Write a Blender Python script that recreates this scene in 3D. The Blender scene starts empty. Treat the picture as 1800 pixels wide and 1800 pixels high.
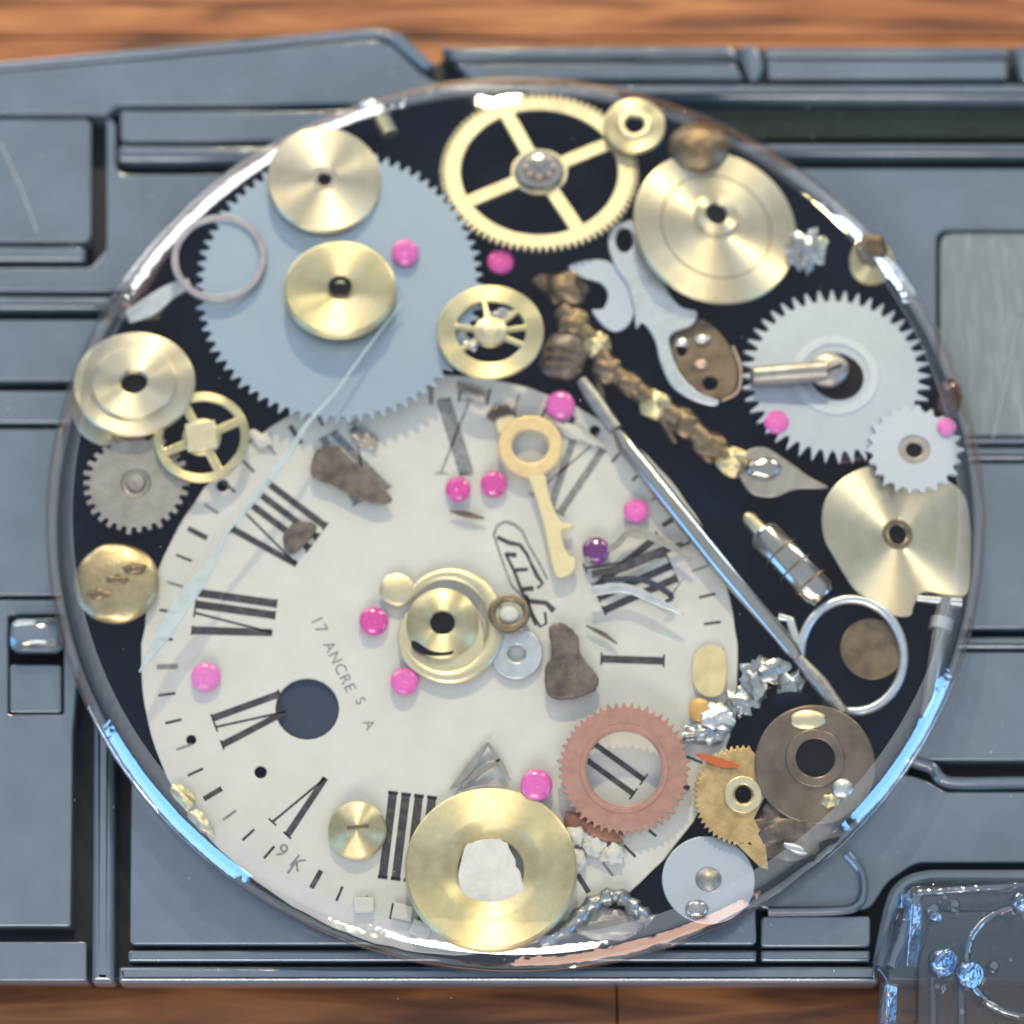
import bpy, bmesh, math, random
from mathutils import Vector, Matrix
random.seed(7)
S = bpy.context.scene
C = S.collection
S.unit_settings.system = 'METRIC'
S.unit_settings.scale_length = 0.0025      # one unit is 2.5 mm: the resin disc is about 40 mm across

# ------------------------------------------------------------------ camera
TILT = math.radians(18); DIST = 55.0
cam_d = bpy.data.cameras.new('camera'); cam = bpy.data.objects.new('camera', cam_d); C.objects.link(cam)
cam.location = (0, -DIST*math.sin(TILT), DIST*math.cos(TILT))
cam.rotation_euler = (TILT, 0, 0)
cam_d.sensor_width = 36; cam_d.lens = 36*DIST/18.0
cam_d.clip_start = 1; cam_d.clip_end = 2000
cam_d.dof.use_dof = True; cam_d.dof.focus_distance = 51.4; cam_d.dof.aperture_fstop = 0.088
S.camera = cam
S.view_settings.view_transform = 'Standard'; S.view_settings.look = 'None'
S.view_settings.exposure = -0.14; S.view_settings.gamma = 1
S.cycles.max_bounces = 10; S.cycles.transparent_max_bounces = 12
S.cycles.use_denoising = True

# ------------------------------------------------------------------ world: a bright bluish ceiling over a dimmer room
W = bpy.data.worlds.new('World'); S.world = W; W.use_nodes = True
wn = W.node_tree.nodes; wl = W.node_tree.links
bg = wn['Background']
tc = wn.new('ShaderNodeTexCoord'); sp = wn.new('ShaderNodeSeparateXYZ'); cr = wn.new('ShaderNodeValToRGB')
wl.new(tc.outputs['Generated'], sp.inputs[0]); wl.new(sp.outputs['Z'], cr.inputs[0]); wl.new(cr.outputs[0], bg.inputs[0])
cr.color_ramp.elements[0].position = 0.0; cr.color_ramp.elements[0].color = (0.07, 0.065, 0.06, 1)
cr.color_ramp.elements[1].position = 0.68; cr.color_ramp.elements[1].color = (0.60, 0.655, 0.73, 1)
e = cr.color_ramp.elements.new(0.45); e.color = (0.22, 0.26, 0.31, 1)
bg.inputs[1].default_value = 1.26

def area(name, loc, size, power, col, target=(0, 0, 0), sy=None):
    d = bpy.data.lights.new(name, 'AREA'); d.energy = power; d.color = col
    d.shape = 'RECTANGLE'; d.size = size; d.size_y = sy or size
    o = bpy.data.objects.new(name, d); C.objects.link(o); o.location = loc
    o.rotation_euler = (Vector(target)-Vector(loc)).to_track_quat('-Z', 'Y').to_euler()
    return o
area('key_lamp', (-4, 143, 96), 7.0, 240000, (1.0, 0.82, 0.50), sy=5.0)
area('window', (-90, 168, 50), 110, 150000, (1.0, 0.98, 0.97), sy=60)
area('window', (120, 140, 44), 34, 60000, (0.72, 0.86, 1.0), sy=44)
area('window', (62, -180, 50), 130, 52000, (1.0, 0.60, 0.42), sy=46)  # added copper-coloured panel, sized to give the lower rim its warm reflection
area('south_fill', (-12, -172, 126), 110, 230000, (1.0, 0.95, 0.87), sy=66)  # added soft fill from behind the camera, brightens dial and case
area('blue_window', (-160, -92, 42), 100, 170000, (0.20, 0.52, 1.0), sy=80)
area('blue_window', (168, -60, 42), 80, 120000, (0.22, 0.54, 1.0), sy=80)
area('spot_lamp', (80, 120, 68), 11, 60000, (1.0, 0.82, 0.40), sy=4)
area('spot_lamp', (-68, -140, 60), 11, 60000, (1.0, 0.80, 0.45), sy=4)

# ------------------------------------------------------------------ helpers
FW = Vector((0, math.sin(TILT), -math.cos(TILT))); UP = Vector((0, math.cos(TILT), math.sin(TILT)))
CL = Vector(cam.location)
def P(px, py, z=0.0):
    """the point at height z that lies at that place of the table top"""
    d = FW*DIST + Vector((1, 0, 0))*((px-900)/100) + UP*((900-py)/100)
    t = (z-CL.z)/d.z
    return CL + d*t
def scl(px, py, z):
    p = P(px, py, z); return ((p-CL).dot(FW))/DIST/100

def lin(r, g, b):
    f = lambda c: (c/255/12.92) if c/255 <= 0.04045 else ((c/255+0.055)/1.055)**2.4
    return (f(r), f(g), f(b), 1)

def tag(o, label=None, cat=None, group=None, kind=None):
    if label: o['label'] = label
    if cat: o['category'] = cat
    if group: o['group'] = group
    if kind: o['kind'] = kind
    return o
def empty(name, loc, label=None, cat=None, group=None, rot=(0, 0, 0), kind=None):
    o = bpy.data.objects.new(name, None); C.objects.link(o); o.location = loc; o.rotation_euler = rot
    o.empty_display_size = 0.3
    return tag(o, label, cat, group, kind)
def link(name, me, mat, parent=None, loc=None, rot=None, smooth=True):
    o = bpy.data.objects.new(name, me); C.objects.link(o)
    me.materials.clear(); me.materials.append(mat)
    if parent: o.parent = parent
    if loc is not None: o.location = loc
    if rot is not None: o.rotation_euler = rot
    return o
def smooth_mesh(me, ang=40):
    bm = bmesh.new(); bm.from_mesh(me)
    a = math.radians(ang)
    for f in bm.faces: f.smooth = abs(f.normal.z) < 0.995
    for ed in bm.edges: ed.smooth = True
    for ed in bm.edges:
        if len(ed.link_faces) == 2 and ed.calc_face_angle(0) > a: ed.smooth = False
    bm.to_mesh(me); bm.free()
_tmp = 0
def plate_mesh(loops, th, bev=0.02, res=1, z0=0.0):
    """flat plate with optional holes; loops in local xy; bottom at z0"""
    cu = bpy.data.curves.new('tmp', 'CURVE'); cu.dimensions = '2D'; cu.fill_mode = 'BOTH'
    cu.extrude = max(th/2-bev, 0.0005); cu.bevel_depth = bev; cu.bevel_resolution = res; cu.offset = -bev
    for lp in loops:
        s = cu.splines.new('POLY'); s.points.add(len(lp)-1)
        for p, q in zip(s.points, lp): p.co = (q[0], q[1], 0, 1)
        s.use_cyclic_u = True
    o = bpy.data.objects.new('tmp', cu); C.objects.link(o)
    dg = bpy.context.evaluated_depsgraph_get()
    me = bpy.data.meshes.new_from_object(o.evaluated_get(dg))
    bpy.data.objects.remove(o); bpy.data.curves.remove(cu)
    me.transform(Matrix.Translation((0, 0, z0+th/2)))
    bm = bmesh.new(); bm.from_mesh(me); bmesh.ops.remove_doubles(bm, verts=bm.verts, dist=1e-4)
    bmesh.ops.recalc_face_normals(bm, faces=bm.faces); bm.to_mesh(me); bm.free()
    smooth_mesh(me, 50)
    return me
def circ(r, n=64, cx=0, cy=0, a0=0):
    return [(cx+r*math.cos(a0+2*math.pi*i/n), cy+r*math.sin(a0+2*math.pi*i/n)) for i in range(n)]
def gear_loop(r, teeth, depth, kind='point', a0=0, miss=(), jit=0.0):
    out = []
    for k in range(teeth):
        a = a0+2*math.pi*k/teeth; st = 2*math.pi/teeth
        d = depth*(1-jit*random.random())
        if k in miss: d = 0
        if kind == 'point': seq = [(-.5, 0), (-.32, .12), (-.06, .95), (.06, .95), (.32, .12)]
        elif kind == 'saw': seq = [(-.5, 0), (-.30, .3), (.05, 1), (.18, .92), (.30, .2)]
        else: seq = [(-.5, 0), (-.28, .05), (-.2, .9), (.2, .9), (.28, .05)]
        for t, h in seq: out.append(((r+(h-1)*depth + (h*(d-depth) if d < depth else 0))*math.cos(a+t*st), (r+(h-1)*depth+(h*(d-depth) if d < depth else 0))*math.sin(a+t*st)))
    return out
def catmull(pts, n=6, closed=True):
    out = []; m = len(pts)
    rng = range(m) if closed else range(m-1)
    for i in rng:
        if closed: p0, p1, p2, p3 = pts[(i-1) % m], pts[i], pts[(i+1) % m], pts[(i+2) % m]
        else: p0, p1, p2, p3 = pts[max(i-1, 0)], pts[i], pts[i+1], pts[min(i+2, m-1)]
        for k in range(n):
            t = k/n
            out.append(tuple(0.5*((2*p1[j])+(-p0[j]+p2[j])*t+(2*p0[j]-5*p1[j]+4*p2[j]-p3[j])*t*t+(-p0[j]+3*p1[j]-3*p2[j]+p3[j])*t**3) for j in range(len(p1))))
    if not closed: out.append(tuple(pts[-1]))
    return out
def loc2(pts, z, org):
    """picture-plane outline -> xy around org at height z"""
    return [((P(x, y, z)-org).x, (P(x, y, z)-org).y) for x, y in pts]
def free_plate(pts, z, th, org, bev=0.02, smooth=True, holes=(), n=5, rough=0):
    l = catmull(pts, n) if smooth else list(pts)
    if rough: l = [(x+random.uniform(-rough, rough), y+random.uniform(-rough, rough)) for x, y in l]
    loops = [loc2(l, z, org)]
    for h in holes: loops.append(loc2(h, z, org))
    return plate_mesh(loops, th, bev)
def taper_outline(pts):
    """(x, y, width) centre line -> outline"""
    L, R = [], []
    for i, p in enumerate(pts):
        a = pts[max(i-1, 0)]; b = pts[min(i+1, len(pts)-1)]
        dx, dy = b[0]-a[0], b[1]-a[1]; l = math.hypot(dx, dy) or 1
        nx, ny = -dy/l, dx/l
        L.append((p[0]+nx*p[2]/2, p[1]+ny*p[2]/2)); R.append((p[0]-nx*p[2]/2, p[1]-ny*p[2]/2))
    return L+R[::-1]
def lathe_mesh(prof, n=64, a0=0.0, cap=False):
    bm = bmesh.new(); rings = []
    for r, z in prof:
        if r < 1e-5: rings.append([bm.verts.new((0, 0, z))])
        else: rings.append([bm.verts.new((r*math.cos(2*math.pi*i/n), r*math.sin(2*math.pi*i/n), z)) for i in range(n)])
    for a, b in zip(rings, rings[1:]):
        for i in range(n):
            j = (i+1) % n
            if len(a) == 1 and len(b) == 1: continue
            if len(a) == 1: bm.faces.new((a[0], b[j], b[i]))
            elif len(b) == 1: bm.faces.new((a[i], a[j], b[0]))
            else: bm.faces.new((a[i], a[j], b[j], b[i]))
    bmesh.ops.recalc_face_normals(bm, faces=bm.faces)
    me = bpy.data.meshes.new('lathe'); bm.to_mesh(me); bm.free(); smooth_mesh(me, 35)
    return me
def tube_mesh(path, radii, n=12, cap=True, flat=1.0):
    """3-D path with radii"""
    bm = bmesh.new(); rings = []
    for i, p in enumerate(path):
        p = Vector(p); a = Vector(path[max(i-1, 0)]); b = Vector(path[min(i+1, len(path)-1)])
        d = (b-a).normalized(); s = d.cross(Vector((0, 0, 1)))
        s = s.normalized() if s.length > 1e-4 else Vector((1, 0, 0)); u = s.cross(d).normalized()
        r = radii[i] if isinstance(radii, (list, tuple)) else radii
        rings.append([bm.verts.new(p+s*r*math.cos(2*math.pi*k/n)+u*r*flat*math.sin(2*math.pi*k/n)) for k in range(n)])
    for a, b in zip(rings, rings[1:]):
        for k in range(n): bm.faces.new((a[k], a[(k+1) % n], b[(k+1) % n], b[k]))
    if cap: bm.faces.new(rings[0][::-1]); bm.faces.new(rings[-1])
    bmesh.ops.recalc_face_normals(bm, faces=bm.faces)
    me = bpy.data.meshes.new('tube'); bm.to_mesh(me); bm.free(); smooth_mesh(me, 45)
    return me
def lump_mesh(rx, ry, rz, sub=3, amp=0.2, seed=0, freq=1.5):
    from mathutils import noise
    bm = bmesh.new(); bmesh.ops.create_icosphere(bm, subdivisions=sub, radius=1)
    for v in bm.verts:
        k = 1+amp*noise.noise(v.co*freq+Vector((seed*3.1, seed*1.7, 0)))*2
        v.co = Vector((v.co.x*rx*k, v.co.y*ry*k, v.co.z*rz*k))
    me = bpy.data.meshes.new('lump'); bm.to_mesh(me); bm.free(); smooth_mesh(me, 60)
    return me

# ------------------------------------------------------------------ materials
def mat(name, col, metal=0.0, rough=0.4, var=0.0, vscale=3.0, bump=0.0, bscale=20.0, aniso=0.0, col2=None, coat=0.0,
        detail=6, spec=None, stretch=None, lo=0.35, hi=0.65):
    m = bpy.data.materials.new(name); m.use_nodes = True; nt = m.node_tree; n = nt.nodes; l = nt.links
    b = n['Principled BSDF']
    b.inputs['Base Color'].default_value = col; b.inputs['Metallic'].default_value = metal; b.inputs['Roughness'].default_value = rough
    b.inputs['Coat Weight'].default_value = coat; b.inputs['Coat Roughness'].default_value = 0.05
    if spec is not None: b.inputs['Specular IOR Level'].default_value = spec
    t = n.new('ShaderNodeTexCoord'); src = t.outputs['Object']
    if stretch:
        mp = n.new('ShaderNodeMapping'); mp.inputs['Scale'].default_value = stretch; l.new(src, mp.inputs[0]); src = mp.outputs[0]
    if var or col2:
        nz = n.new('ShaderNodeTexNoise'); nz.inputs['Scale'].default_value = vscale; nz.inputs['Detail'].default_value = detail
        nz.inputs['Roughness'].default_value = 0.62
        l.new(src, nz.inputs['Vector'])
        r = n.new('ShaderNodeValToRGB'); r.color_ramp.elements[0].position = lo; r.color_ramp.elements[1].position = hi
        c2 = col2 or tuple(c*(1-var) for c in col[:3])+(1,)
        r.color_ramp.elements[0].color = c2; r.color_ramp.elements[1].color = col
        l.new(nz.outputs['Fac'], r.inputs[0]); l.new(r.outputs[0], b.inputs['Base Color'])
    if var:
        mr = n.new('ShaderNodeMapRange'); mr.inputs['To Min'].default_value = min(rough*1.35, 1); mr.inputs['To Max'].default_value = rough*0.8
        l.new(nz.outputs['Fac'], mr.inputs['Value']); l.new(mr.outputs[0], b.inputs['Roughness'])
    if bump:
        nb = n.new('ShaderNodeTexNoise'); nb.inputs['Scale'].default_value = bscale; nb.inputs['Detail'].default_value = 4
        l.new(src, nb.inputs['Vector'])
        bp = n.new('ShaderNodeBump'); bp.inputs['Strength'].default_value = bump; bp.inputs['Distance'].default_value = 0.03
        l.new(nb.outputs['Fac'], bp.inputs['Height']); l.new(bp.outputs[0], b.inputs['Normal'])
    if aniso:
        b.inputs['Anisotropic'].default_value = aniso; b.inputs['Anisotropic Rotation'].default_value = 0.25
        tg = n.new('ShaderNodeTangent'); tg.direction_type = 'RADIAL'; tg.axis = 'Z'
        l.new(tg.outputs[0], b.inputs['Tangent'])
    return m
BRASS = mat('turned_brass', (0.76, 0.685, 0.51, 1), 1, 0.44, var=0.10, vscale=4, aniso=0.95, bump=0.05, bscale=60)
BRASSY = mat('yellow_brass', (0.74, 0.655, 0.40, 1), 1, 0.44, var=0.2, vscale=3, aniso=0.9, bump=0.06, bscale=40)
BRASSP = mat('plain_brass', (0.70, 0.635, 0.43, 1), 1, 0.40, var=0.2, vscale=4, bump=0.08, bscale=25)
OLDBRASS = mat('tarnished_brass', (0.26, 0.195, 0.125, 1), 1, 0.42, var=0.45, vscale=3, bump=0.15, bscale=12, col2=(0.13, 0.10, 0.07, 1))
BROWNB = mat('brown_brass', (0.25, 0.195, 0.15, 1), 0.9, 0.36, var=0.4, vscale=2.2, aniso=0.5)
STEELB = mat('blue_steel_sheet', (0.385, 0.475, 0.57, 1), 1, 0.42, var=0.06, vscale=1.5, bump=0.03, bscale=70)
STEELW = mat('pale_steel', (0.46, 0.515, 0.61, 1), 0.9, 0.45, var=0.08, vscale=2, bump=0.04, bscale=60)
STEELG = mat('blue_grey_steel', (0.40, 0.45, 0.54, 1), 0.9, 0.45, var=0.10, vscale=2, bump=0.04, bscale=60)
STEELD = mat('grey_steel', (0.38, 0.36, 0.34, 1), 0.9, 0.42, var=0.3, vscale=4, bump=0.1, bscale=30)
POL = mat('polished_steel', (0.42, 0.405, 0.385, 1), 1, 0.16, var=0.15, vscale=3)
SILVER = mat('silver', (0.62, 0.66, 0.70, 1), 0.9, 0.34, var=0.25, vscale=4, bump=0.2, bscale=12)
CRUMB = mat('silver_crumb', (0.40, 0.43, 0.45, 1), 0.8, 0.28, var=0.4, vscale=5, bump=0.8, bscale=7)
COPPER = mat('matt_copper', (0.47, 0.25, 0.20, 1), 0.55, 0.48, var=0.22, vscale=5, bump=0.1, bscale=30)
RINGM = mat('mauve_grey_metal', (0.36, 0.35, 0.40, 1), 0.7, 0.4, var=0.3, vscale=4)
COPPERP = mat('thin_copper', (0.62, 0.44, 0.36, 1), 0.8, 0.35, var=0.3, vscale=5)
PINK = mat('pink_ruby', (0.66, 0.11, 0.43, 1), 0, 0.25, var=0.18, vscale=5, coat=0.5)
PINK2 = mat('light_ruby', (0.70, 0.18, 0.50, 1), 0, 0.3, var=0.2, vscale=4)
PINK3 = mat('deep_ruby', (0.64, 0.06, 0.34, 1), 0, 0.18, var=0.35, vscale=5, coat=0.5)
PURPLE = mat('purple_ruby', (0.14, 0.01, 0.16, 1), 0, 0.2, coat=0.6, var=0.4)
RED = mat('dark_red_resin', (0.07, 0.016, 0.02, 1), 0, 0.25, var=0.6, vscale=4, coat=0.5)
ENAMEL = mat('cream_enamel', (0.52, 0.525, 0.51, 1), 0, 0.42, vscale=1.6, var=0.10, bump=0.06, bscale=14, col2=(0.485, 0.48, 0.455, 1))
INK = mat('dark_print', (0.016, 0.014, 0.024, 1), 0, 0.5, col2=(0.07, 0.066, 0.08, 1), vscale=5, lo=0.3, hi=0.55)
INKG = mat('grey_print', (0.10, 0.105, 0.12, 1), 0, 0.5, col2=(0.26, 0.265, 0.27, 1), vscale=9, lo=0.3, hi=0.7)
NAVY = mat('navy_hole', (0.012, 0.022, 0.055, 1), 0, 0.5)
BLACKR = mat('black_resin', (0.002, 0.006, 0.022, 1), 0, 0.5, var=0.3, vscale=1, spec=0.03)
HOLE = mat('dark_hole', (0.004, 0.004, 0.008, 1), 0, 0.6, spec=0.1)
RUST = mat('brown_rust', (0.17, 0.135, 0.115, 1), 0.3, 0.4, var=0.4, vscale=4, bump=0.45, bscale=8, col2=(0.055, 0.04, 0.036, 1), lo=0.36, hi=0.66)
HANDM = mat('pale_blue_hand', (0.60, 0.70, 0.74, 1), 0.3, 0.30, var=0.2, vscale=3)
HANDM.node_tree.nodes['Principled BSDF'].inputs['Alpha'].default_value = 0.55
AMBER = mat('amber_flake', (0.66, 0.40, 0.12, 1), 0.2, 0.35, var=0.3, vscale=3)
CREAMF = mat('cream_flake', (0.62, 0.52, 0.30, 1), 0.2, 0.5, var=0.25, vscale=3)
PLASTIC = mat('blue_grey_plastic', (0.104, 0.144, 0.198, 1), 0, 0.10, var=0.22, vscale=0.8, bump=0.10, bscale=30, spec=1.0, coat=1.0)
PLASTICD = mat('groove_shade_plastic', (0.010, 0.012, 0.020, 1), 0, 0.5)  # near black, so the shade in the grooves is in the colour
PLASTICG = mat('dark_green_plastic', (0.012, 0.022, 0.018, 1), 0, 0.18, var=0.5, vscale=2)
SCRATCH = mat('scratched_plastic', (0.155, 0.19, 0.215, 1), 0, 0.36, var=0.3, vscale=2.6, col2=(0.22, 0.27, 0.295, 1), stretch=(3.5, 0.5, 1), lo=0.30, hi=0.52, bump=0.15, bscale=8)

def resin_mat(name, tint, rough=0.02, ior=1.38, bump=0.0, bscale=3.0, gain=1.0):
    m = bpy.data.materials.new(name); m.use_nodes = True; nt = m.node_tree; n = nt.nodes; l = nt.links
    n.remove(n['Principled BSDF']); out = n['Material Output']
    tr = n.new('ShaderNodeBsdfTransparent'); tr.inputs[0].default_value = tint
    gl = n.new('ShaderNodeBsdfGlossy'); gl.inputs['Roughness'].default_value = rough; gl.inputs['Color'].default_value = (1, 1, 1, 1)
    fr = n.new('ShaderNodeFresnel')
    ge = n.new('ShaderNodeNewGeometry'); mi = n.new('ShaderNodeMix')         # same reflectance from inside as from outside: nothing is bent here
    mi.inputs['A'].default_value = ior; mi.inputs['B'].default_value = 1/ior
    l.new(ge.outputs['Backfacing'], mi.inputs['Factor']); l.new(mi.outputs['Result'], fr.inputs['IOR'])
    mx = n.new('ShaderNodeMixShader')
    l.new(fr.outputs[0], mx.inputs[0]); l.new(tr.outputs[0], mx.inputs[1]); l.new(gl.outputs[0], mx.inputs[2]); l.new(mx.outputs[0], out.inputs[0])
    if bump:
        t = n.new('ShaderNodeTexCoord'); nb = n.new('ShaderNodeTexNoise'); nb.inputs['Scale'].default_value = bscale
        l.new(t.outputs['Object'], nb.inputs['Vector'])
        bp = n.new('ShaderNodeBump'); bp.inputs['Strength'].default_value = bump; bp.inputs['Distance'].default_value = 0.05
        l.new(nb.outputs['Fac'], bp.inputs['Height']); l.new(bp.outputs[0], gl.inputs['Normal']); l.new(bp.outputs[0], fr.inputs['Normal'])
    return m
RESIN = resin_mat('clear_resin', (0.975, 0.985, 0.98, 1), bump=0.10, bscale=1.3)
RIM = resin_mat('bright_resin_edge', (0.93, 0.94, 0.95, 1), rough=0.05, ior=2.8, bump=0.22, bscale=2.6)
ACRYL = resin_mat('clear_acrylic', (0.76, 0.78, 0.80, 1), rough=0.05, ior=1.6, bump=1.0, bscale=2.2)

def wood_mat(name, c1, c2, c3):
    m = bpy.data.materials.new(name); m.use_nodes = True; nt = m.node_tree; n = nt.nodes; l = nt.links; b = n['Principled BSDF']
    t = n.new('ShaderNodeTexCoord'); mp = n.new('ShaderNodeMapping'); mp.inputs['Scale'].default_value = (0.16, 1.5, 1)
    l.new(t.outputs['Object'], mp.inputs[0])
    nz = n.new('ShaderNodeTexNoise'); nz.inputs['Scale'].default_value = 1.6; nz.inputs['Detail'].default_value = 9; nz.inputs['Distortion'].default_value = 0.8
    l.new(mp.outputs[0], nz.inputs['Vector'])
    r = n.new('ShaderNodeValToRGB'); r.color_ramp.elements[0].position = 0.32; r.color_ramp.elements[0].color = c1
    r.color_ramp.elements[1].position = 0.68; r.color_ramp.elements[1].color = c3
    e = r.color_ramp.elements.new(0.5); e.color = c2
    l.new(nz.outputs['Fac'], r.inputs[0]); l.new(r.outputs[0], b.inputs['Base Color'])
    b.inputs['Roughness'].default_value = 0.35
    bp = n.new('ShaderNodeBump'); bp.inputs['Strength'].default_value = 0.3; bp.inputs['Distance'].default_value = 0.04
    l.new(nz.outputs['Fac'], bp.inputs['Height']); l.new(bp.outputs[0], b.inputs['Normal'])
    return m
WOOD = wood_mat('orange_wood', (0.09, 0.028, 0.010, 1), (0.32, 0.11, 0.034, 1), (0.52, 0.22, 0.08, 1))
WOOD2 = wood_mat('red_brown_shaded_wood', (0.05, 0.016, 0.006, 1), (0.15, 0.05, 0.015, 1), (0.28, 0.105, 0.032, 1))  # darker planks, deepened in colour for the shade along the front

# ================================================================== wooden table
table = empty('wooden_table', (0, 0, -1.4), kind='structure')
def box_mesh(x0, x1, y0, y1, z0, z1, bev=0.03):
    return plate_mesh([[(x0, y0), (x1, y0), (x1, y1), (x0, y1)]], z1-z0, bev, 2, z0)
def plank(x0, x1, y0, y1, m):
    link('plank', box_mesh(x0, x1, y0, y1, -1.0, 0, 0.04), m, table)
ys = P(900, 1770, -1.4).y; xs = P(1085, 1770, -1.4).x
plank(-40, 40, 3.0, 9.9, WOOD); plank(-40, 40, 9.93, 17, WOOD); plank(-40, 40, 17.03, 26, WOOD2)
plank(-40, xs-0.015, -11.5, -4.0, WOOD2); plank(xs+0.015, 40, -11.5, -4.0, WOOD2)
plank(-40, 40, -3.97, 2.97, WOOD2)
plank(-40, 40, -20, -11.53, WOOD); 

# ================================================================== plastic case
O0 = Vector((0, 0, 0))
case = empty('plastic_case', (0, 0, -1.38), 'glossy blue grey plastic case with ribs and grooves under the resin disc', 'plastic case')
CO = Vector((0, 0, -1.38))
def cplate(name, pts, z=0.0, th=0.62, bev=0.035, m=PLASTIC, holes=(), rnd=10, label=None):
    pp = round_poly(pts, rnd) if rnd else pts
    hh = [round_poly(h, rnd) if rnd else h for h in holes]
    loops = [loc2(pp, z, CO)]+[loc2(h, z, CO) for h in hh]
    me = plate_mesh(loops, th, bev, 2)
    o = link(name, me, m, case, (0, 0, z+1.38-th))
    if label: o['label'] = label
    return o
def round_poly(pts, r, n=4):
    out = []; m = len(pts)
    for i in range(m):
        p0 = Vector(pts[i-1]); p = Vector(pts[i]); p1 = Vector(pts[(i+1) % m])
        a = (p0-p); b = (p1-p); rr = min(r, a.length*0.45, b.length*0.45)
        A = p+a.normalized()*rr; B = p+b.normalized()*rr
        for k in range(n+1):
            t = k/n; q = A*(1-t)**2+p*2*t*(1-t)+B*t*t; out.append((q.x, q.y))
    return out
def R(x0, y0, x1, y1): return [(x0, y0), (x1, y0), (x1, y1), (x0, y1)]
XL, XR = -260, 2060
cplate('case_floor', [(XL, 152), (0, 112), (655, 55), (705, 66), (760, 118), (800, 84), (XR, 84), (XR, 1722), (XL, 1722)], z=-0.60, th=0.75, bev=0.05, m=PLASTICD, label='sunken floor of the case, coloured near black for the shade in the grooves')
# top left
cplate('edge_lip', [(XL, 135), (0, 107), (655, 47), (705, 57), (765, 112), (748, 124), (688, 72), (655, 62), (0, 122), (XL, 150)], z=0.02, th=0.7, bev=0.06, rnd=6)
cplate('panel', [(XL, 156), (0, 127), (655, 68), (690, 80), (740, 128), (790, 160), (760, 182), (205, 184), (190, 200), (XL, 200)], z=0, rnd=8)
cplate('inset_panel', R(XL, 209, 160, 424), z=-0.03, rnd=14, m=PLASTIC)
cplate('rib', R(XL, 431, 150, 458), z=-0.05, bev=0.09)
cplate('panel', [(187, 207), (203, 215), (203, 296), (218, 306), (620, 306), (620, 511), (XL, 511), (XL, 472), (160, 470), (187, 440)], rnd=8)
cplate('rib', R(212, 194, 640, 247), z=-0.04, rnd=8)
cplate('rib', R(205, 253, 640, 283), z=-0.02, bev=0.12, rnd=8)
cplate('rib', R(XL, 519, 200, 543), z=-0.02, bev=0.09, rnd=6)
cplate('panel', R(XL, 562, 210, 668), rnd=6)
cplate('rib', R(XL, 686, 200, 743), z=-0.03, bev=0.06, rnd=6)
cplate('panel', R(XL, 754, 112, 1046), rnd=8)
cplate('panel', [(XL, 1054), (200, 1054), (140, 1160), (128, 1290), (124, 1628), (XL, 1628)], holes=[R(14, 1080, 112, 1256)], rnd=6)
cplate('square_button', R(17, 1168, 108, 1252), z=-0.02, th=0.3, rnd=6)
cplate('rib', R(XL, 1655, 152, 1724), rnd=6)
cplate('rib', [(164, 1210), (200, 1210), (200, 1727), (160, 1727)], z=0.05, bev=0.13, rnd=8)
# lug: short rounded bar over the button recess
a = P(22, 1118, 0.05)-CO; b = P(112, 1118, 0.05)-CO
me = tube_mesh([a, a+Vector((0.1, 0, 0)), b-Vector((0.1, 0, 0)), b], [0.24, 0.31, 0.31, 0.22], n=24); link('lug', me, PLASTIC, case)
# bottom
cplate('panel', [(232, 1250), (1320, 1250), (1330, 1660), (228, 1660)], rnd=10)
cplate('rib', R(225, 1670, 1330, 1690), z=-0.05, bev=0.05, rnd=4)
cplate('edge_lip', R(208, 1698, 1545, 1727), z=0.0, th=0.7, bev=0.09, rnd=6)
# top right
cplate('rib', [(775, 82), (1285, 80), (1300, 104), (800, 106)], z=-0.02, bev=0.08, rnd=5)
cplate('panel', [(800, 112), (1290, 110), (1308, 138), (830, 140)], z=-0.06, rnd=5)
cplate('boss', [(1294, 78), (1330, 78), (1345, 118), (1330, 140), (1316, 138)], z=0.06, bev=0.1, rnd=8)
cplate('rib', R(1345, 82, 1775, 99), z=-0.02, bev=0.07, rnd=5)
cplate('panel', R(1350, 105, 1770, 137), z=-0.06, rnd=5)
cplate('boss', [(1782, 78), (1822, 78), (1840, 118), (1825, 140), (1795, 138)], z=0.06, bev=0.1, rnd=8)
cplate('panel', R(1845, 82, XR, 137), z=-0.04, rnd=5)
cplate('rib', R(790, 145, XR, 174), z=0.0, bev=0.12, rnd=5)
cplate('sunken_strip', R(1000, 182, XR, 244), z=-0.28, th=0.3, m=PLASTICG, rnd=4, label='dark green sunken strip of the case')
cplate('rib', R(1200, 250, XR, 273), z=0.0, bev=0.10, rnd=5)
cplate('panel', R(1200, 296, XR, 778), holes=[R(1646, 403, 2020, 770)], rnd=22)
cplate('inset_panel', R(1652, 409, 2014, 766), z=-0.06, m=SCRATCH, rnd=26, label='scratched pale rounded panel of the case right of the disc')
cplate('rib', R(1560, 784, XR, 808), z=0.0, bev=0.10, rnd=5)
cplate('panel', R(1560, 814, XR, 1104), rnd=8)
cplate('rib', R(1560, 1118, XR, 1140), z=0.0, bev=0.09, rnd=5)
cplate('panel', R(1500, 1146, XR, 1336), rnd=26)
def ctube(name, pts, r, z, m=PLASTIC, n=10):
    pp = catmull([tuple(p) for p in pts], 6, closed=False)
    path = [P(x, y, z)-CO for x, y in pp]
    return link(name, tube_mesh(path, r, n=n), m, case)
ctube('rib', [(1570, 1322), (1610, 1340), (1638, 1350), (1655, 1370), (1690, 1377), (1800, 1376), (XR, 1376)], 0.11, -0.04)
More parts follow.
